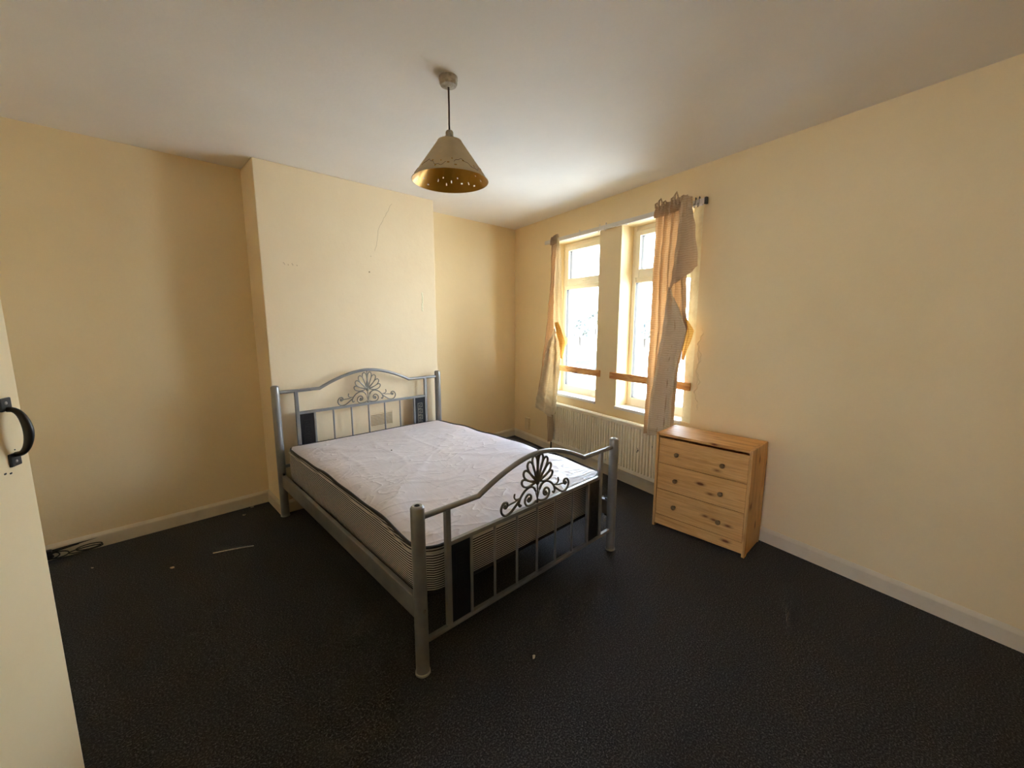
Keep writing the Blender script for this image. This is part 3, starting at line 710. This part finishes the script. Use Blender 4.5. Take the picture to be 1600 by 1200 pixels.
bm = bmesh.new(); bm.from_mesh(o.data); bmesh.ops.delete(bm, geom=[v_ for v_ in bm.verts if not v_.link_faces], context='VERTS'); bm.to_mesh(o.data); bm.free()
k = MB(Bm); k.ball((.52, .75, .292), .006, 5, (1, 1, .5)); k.build('burn_mark', M['dark'], mat, smooth=True)

# ------------------------------------------------------------------ pine chest of drawers
che = empty('chest_of_drawers', (CX, CY, 0), CYAW, label='small knotty pine chest of three drawers against the right wall', cat='chest of drawers')
CW_, CDp, CH = .619, .301, .700
for i, u in enumerate((0, CW_-.018)):
    k = MB(K); k.add([(u+a, v, z) for a in (0, .018) for (v, z) in ((0, 0), (0, CH), (CDp, CH), (CDp, 0), (CDp-.02, 0), (CDp-.028, .010), (.05, .010), (.040, 0))],
        [tuple(range(8)), tuple(range(15, 7, -1))] + [(q, (q+1) % 8, 8+(q+1) % 8, 8+q) for q in range(8)])
    k.build('side_panel', M['pineZ'], che, bevel=.0015)
k = MB(K); k.box(.0182, CW_-.0182, .002, CDp, CH-.019, CH-.001); k.build('top_board', M['pineY'], che, bevel=.002)
k = MB(K); k.box(.0182, CW_-.0182, .004, .020, .022, .094); k.build('plinth', M['pineY'], che, bevel=.001)
k = MB(K); k.box(.0182, CW_-.0182, CDp-.008, CDp-.002, .04, CH-.02); k.build('back_board', M['pineY'], che)
for i, (z0, z1) in enumerate(((.484, .664), (.291, .480), (.098, .287))):
    k = MB(K); ts = .003 if i == 0 else 0
    dr = K
    k.box(.0205, CW_-.0205, .004+ts, .020+ts, z0, z1)
    d_ = k.build('drawer', M['pineY'], che, bevel=.0012)
    off = d_.data
    for v_ in off.vertices: pass
    k = MB(K); k.box(.030, .042, .020, .27, z0+.02, z1-.03); k.box(CW_-.042, CW_-.030, .020, .27, z0+.02, z1-.03); k.box(.042, CW_-.042, .25, .26, z0+.02, z1-.03); k.box(.042, CW_-.042, .02, .25, z0+.02, z0+.026)
    k.build('drawer_box', M['pineZ'], d_)
    for u in (.157, .455):
        zc = (z0+z1)/2-.006; k = MB(lambda a, b_, c: K(u+a, -c+.005, zc+b_))
        k.lathe([(.001, .0), (.008, .0), (.0075, .010), (.012, .017), (.0155, .023), (.0145, .029), (.008, .032), (.001, .0325)], 0, 0, 20)
        k.build('knob', M['knob'], d_, smooth=True)

# ------------------------------------------------------------------ door in the left foreground
HD = math.radians(24.5); E_ = (-3.9005, -2.180); DW = .74
dd = Vector((math.sin(HD), math.cos(HD), 0)); hinge = Vector((E_[0], E_[1], 0))-dd*DW
door = empty('door_1', tuple(hinge), math.pi/2-HD, kind='structure')      # local x runs hinge to free edge, local -y faces the room
k = MB(); k.box(0, DW, 0, .040, .012, 1.99); leaf = k.build('door_leaf', M['door'], door, bevel=.003)
hx, hz0, hz1 = .690, 1.143, 1.278
hd = MB()
hp = []; hr = []
for i in range(25):
    q = i/24; a_ = math.pi*q; zc_ = hz0+.012+(hz1-hz0-.024)*(.5-.5*math.cos(a_)*(.75+.25*abs(math.cos(a_))))
    hp.append((hx, -.005-.031*math.sin(a_)**.72, zc_)); hr.append(.0062+.0034*math.sin(a_)**2)
hd.tube(hp, hr, 14)
han = hd.build('door_handle', M['black'], door, smooth=True)
for z in (hz0, hz1):
    k = MB(); k.box(hx-.016, hx+.016, -.0055, .001, z-.016, z+.016); pl = k.build('handle_plate', M['black'], han, bevel=.002)
    k = MB(); k.ball((hx-.002, -.006, z-.004 if z < 1.2 else z+.004), .0042, 5, (1, .4, 1)); k.build('screw', M['screw'], pl, smooth=True)
k = MB()
for (a, z) in ((.030, -.045), (.014, -.041), (-.02, -.05)): k.ball((hx+a-.045, 0, hz0+z+.015), .0028, 4, (1.6, .3, 1))
k.ball((hx+.020, 0, hz1+.006), .0018, 4); k.ball((hx+.008, 0, hz0+.022), .0018, 4)
k.build('screw_hole', M['dark'], leaf)
tr = MB(); tr.box(XL, hinge.x-.02, DY0, hinge.y-.01, 0, 2.05); tag(tr.build('trim_1', M['skirt']), kind='structure')

# ------------------------------------------------------------------ things on the floor
cab = empty('cable', (-4.02, -.07, 0), label='tangle of black cable with a plug lying against the baseboard by the door', cat='cable')
k = MB()
def loop(cx, cy, cz, rx, rz, tilt, ph=0, nn=20, turns=1.0):
    return [(cx+rx*math.cos(ph+2*math.pi*turns*i/nn), cy-tilt*math.sin(ph+2*math.pi*turns*i/nn)*rz, max(.004, cz+rz*math.sin(ph+2*math.pi*turns*i/nn)*.8)) for i in range(nn+1)]
for (cx_, cy_, cz_, rx_, rz_, ti_, ph_) in ((.075, .005, .036, .060, .026, .5, 0), (.060, -.005, .030, .078, .024, .8, 1), (-.065, 0, .036, .050, .034, .6, 2), (-.10, .01, .036, .045, .032, .4, .5), (-.11, -.01, .04, .030, .030, .9, 4)):
    k.tube(loop(cx_, cy_, cz_, rx_, rz_, ti_, ph_), .0036, 6)
k.tube([(-.25, .02, .01), (-.16, .01, .040), (-.05, .02, .060), (.03, .03, .064)], .0055, 6)
k.build('lead', M['blackcable'], cab, smooth=True)
k = MB(); k.tube([(-.10, .034, .058), (0, .038, .064), (.118, .040, .070)], [.008, .009, .008], 8); k.build('rod', M['blackcable'], cab, smooth=True)
k = MB(); k.box(-.165, -.085, -.01, .03, .018, .074); k.build('plug', M['blackcable'], cab, bevel=.006)
tw = MB(); tw.tube([(-.105, .035, .004), (-.03, .008, .006), (.03, -.012, .004), (.105, -.045, .004)], .0028, 6)
o = tw.build('twig', M['scrap'], smooth=True); o.location = (-3.275, -.69, 0); tag(o, 'thin pale stick lying on the black carpet left of the bed', 'stick')
def scrap(x, y, r, lab, seed):
    random.seed(seed); k = MB(); n = 7; top = []; bot = []
    for i in range(n):
        a = 2*math.pi*i/n; rr = r*random.uniform(.5, 1.1); top.append((rr*math.cos(a), rr*.6*math.sin(a), .004+random.uniform(0, .006))); bot.append((rr*.9*math.cos(a), rr*.55*math.sin(a), .0005))
    k.add(top+bot, [tuple(range(n)), tuple(range(2*n-1, n-1, -1))]+[(i, (i+1) % n, n+(i+1) % n, n+i) for i in range(n)])
    o = k.build('scrap', M['scrap'], bevel=0); o.location = (x, y, 0); tag(o, lab, 'debris', 'scraps on the carpet')
scrap(-3.585, -.675, .015, 'pale paper scrap on the carpet below the left end of the stick', 1)
scrap(-3.11, -.175, .012, 'small pale flake on the carpet near the chimney baseboard', 2)
scrap(-3.03, -.055, .020, 'pale flake touching the baseboard in the alcove corner', 3)
scrap(-3.93, -.34, .007, 'tiny white crumb on the carpet just below the black cable', 4)
scrap(-2.52, -2.66, .010, 'tiny grey flake on the carpet in front of the nearest bed post', 5)
scrap(-.86, -1.55, .010, 'small pale crumb on the carpet between bed and radiator', 6)

# ------------------------------------------------------------------ outdoors, seen washed out through the panes
GZ = -3.2
k = MB(); k.box(-20, 160, -120, 120, GZ-.2, GZ); tag(k.build('ground', M['yard']), kind='structure')
def tree(x, y, h, r, lab, seed):
    random.seed(seed); root = empty('tree', (x, y, GZ), label=lab, cat='tree', group='trees beyond the yard')
    k = MB(); k.tube([(0, 0, 0), (.1, 0, h*.3), (0, .1, h*.6)], [.25, .2, .1], 8); k.build('trunk', M['bark'], root, smooth=True)
    k = MB()
    for i in range(420):
        a = random.uniform(0, 6.28); e = random.uniform(-.9, 1.2); rr = r*random.uniform(.55, 1)
        c = Vector((rr*math.cos(a)*math.cos(e), rr*math.sin(a)*math.cos(e), h*.68+rr*.9*math.sin(e))); q = r*.10
        d1 = Vector((random.uniform(-1, 1), random.uniform(-1, 1), random.uniform(-1, 1))).normalized()*q; d2 = d1.orthogonal().normalized()*q
        k.add([tuple(c+d1), tuple(c+d2), tuple(c-d1), tuple(c-d2)], [(0, 1, 2, 3)])
    for i in range(9):
        a = i*.7; k.ball((r*.45*math.cos(a), r*.45*math.sin(a), h*.68+r*.3*math.sin(i*2.1)), r*.42, 6)
    k.build('crown', M['leaf'], root, normals=False)
def out_dir(px, dist):    # ground position seen towards a picture column
    a = yaw+math.atan((px-800)/646.2); return (-3.732+dist*math.sin(a), -3.760+dist*math.cos(a))
for px, dist, h, r, lab, sd in ((905, 62, 5.6, 2.0, 'leftmost small round tree seen through the left window', 1), (929, 78, 8.0, 2.2, 'taller leafy tree beside the pillar in the left window', 2), (1006, 64, 5.4, 2.2, 'faint tree seen through the right window beside the curtain', 4)):
    x, y = out_dir(px, dist); tree(x, y, h, r, lab, sd)
x, y = out_dir(955, 50); o = MB().box(-20, 20, -.12, .12, 0, 1.3).build('garden_wall', M['garden']); o.location = (x, y, GZ); o.rotation_euler = (0, 0, -yaw-.25)
tag(o, 'long low grey garden wall far outside beyond the yard', 'wall')
x, y = out_dir(912, 38)
car = empty('car', (x, y, GZ), -yaw-.25, label='blue car parked in the yard outside the left window', cat='car')
k = MB(); prof = [(-2.0, .35), (-2.05, .75), (-1.2, .9), (-.75, 1.35), (.7, 1.4), (1.35, .98), (2.0, .9), (2.05, .35)]
k.add([(x_, y_, z_) for y_ in (-.85, .85) for (x_, z_) in prof], [tuple(range(8)), tuple(range(15, 7, -1))]+[(q, (q+1) % 8, 8+(q+1) % 8, 8+q) for q in range(8)])
k.build('car_body', M['carblue'], car, bevel=.06)
k = MB(); k.box(-.62, .6, -.865, .865, .98, 1.28); k.build('car_windows', M['carglass'], car, bevel=.03)
for wx in (-1.25, 1.25):
    for wy in (-.8, .8):
        k = MB(lambda a, b_, c: (wx+a, wy+c, .33+b_)); k.lathe([(.05, -.09), (.32, -.09), (.33, -.05), (.33, .05), (.32, .09), (.05, .09)], 0, 0, 20); k.build('wheel', M['tyre'], car, smooth=True)
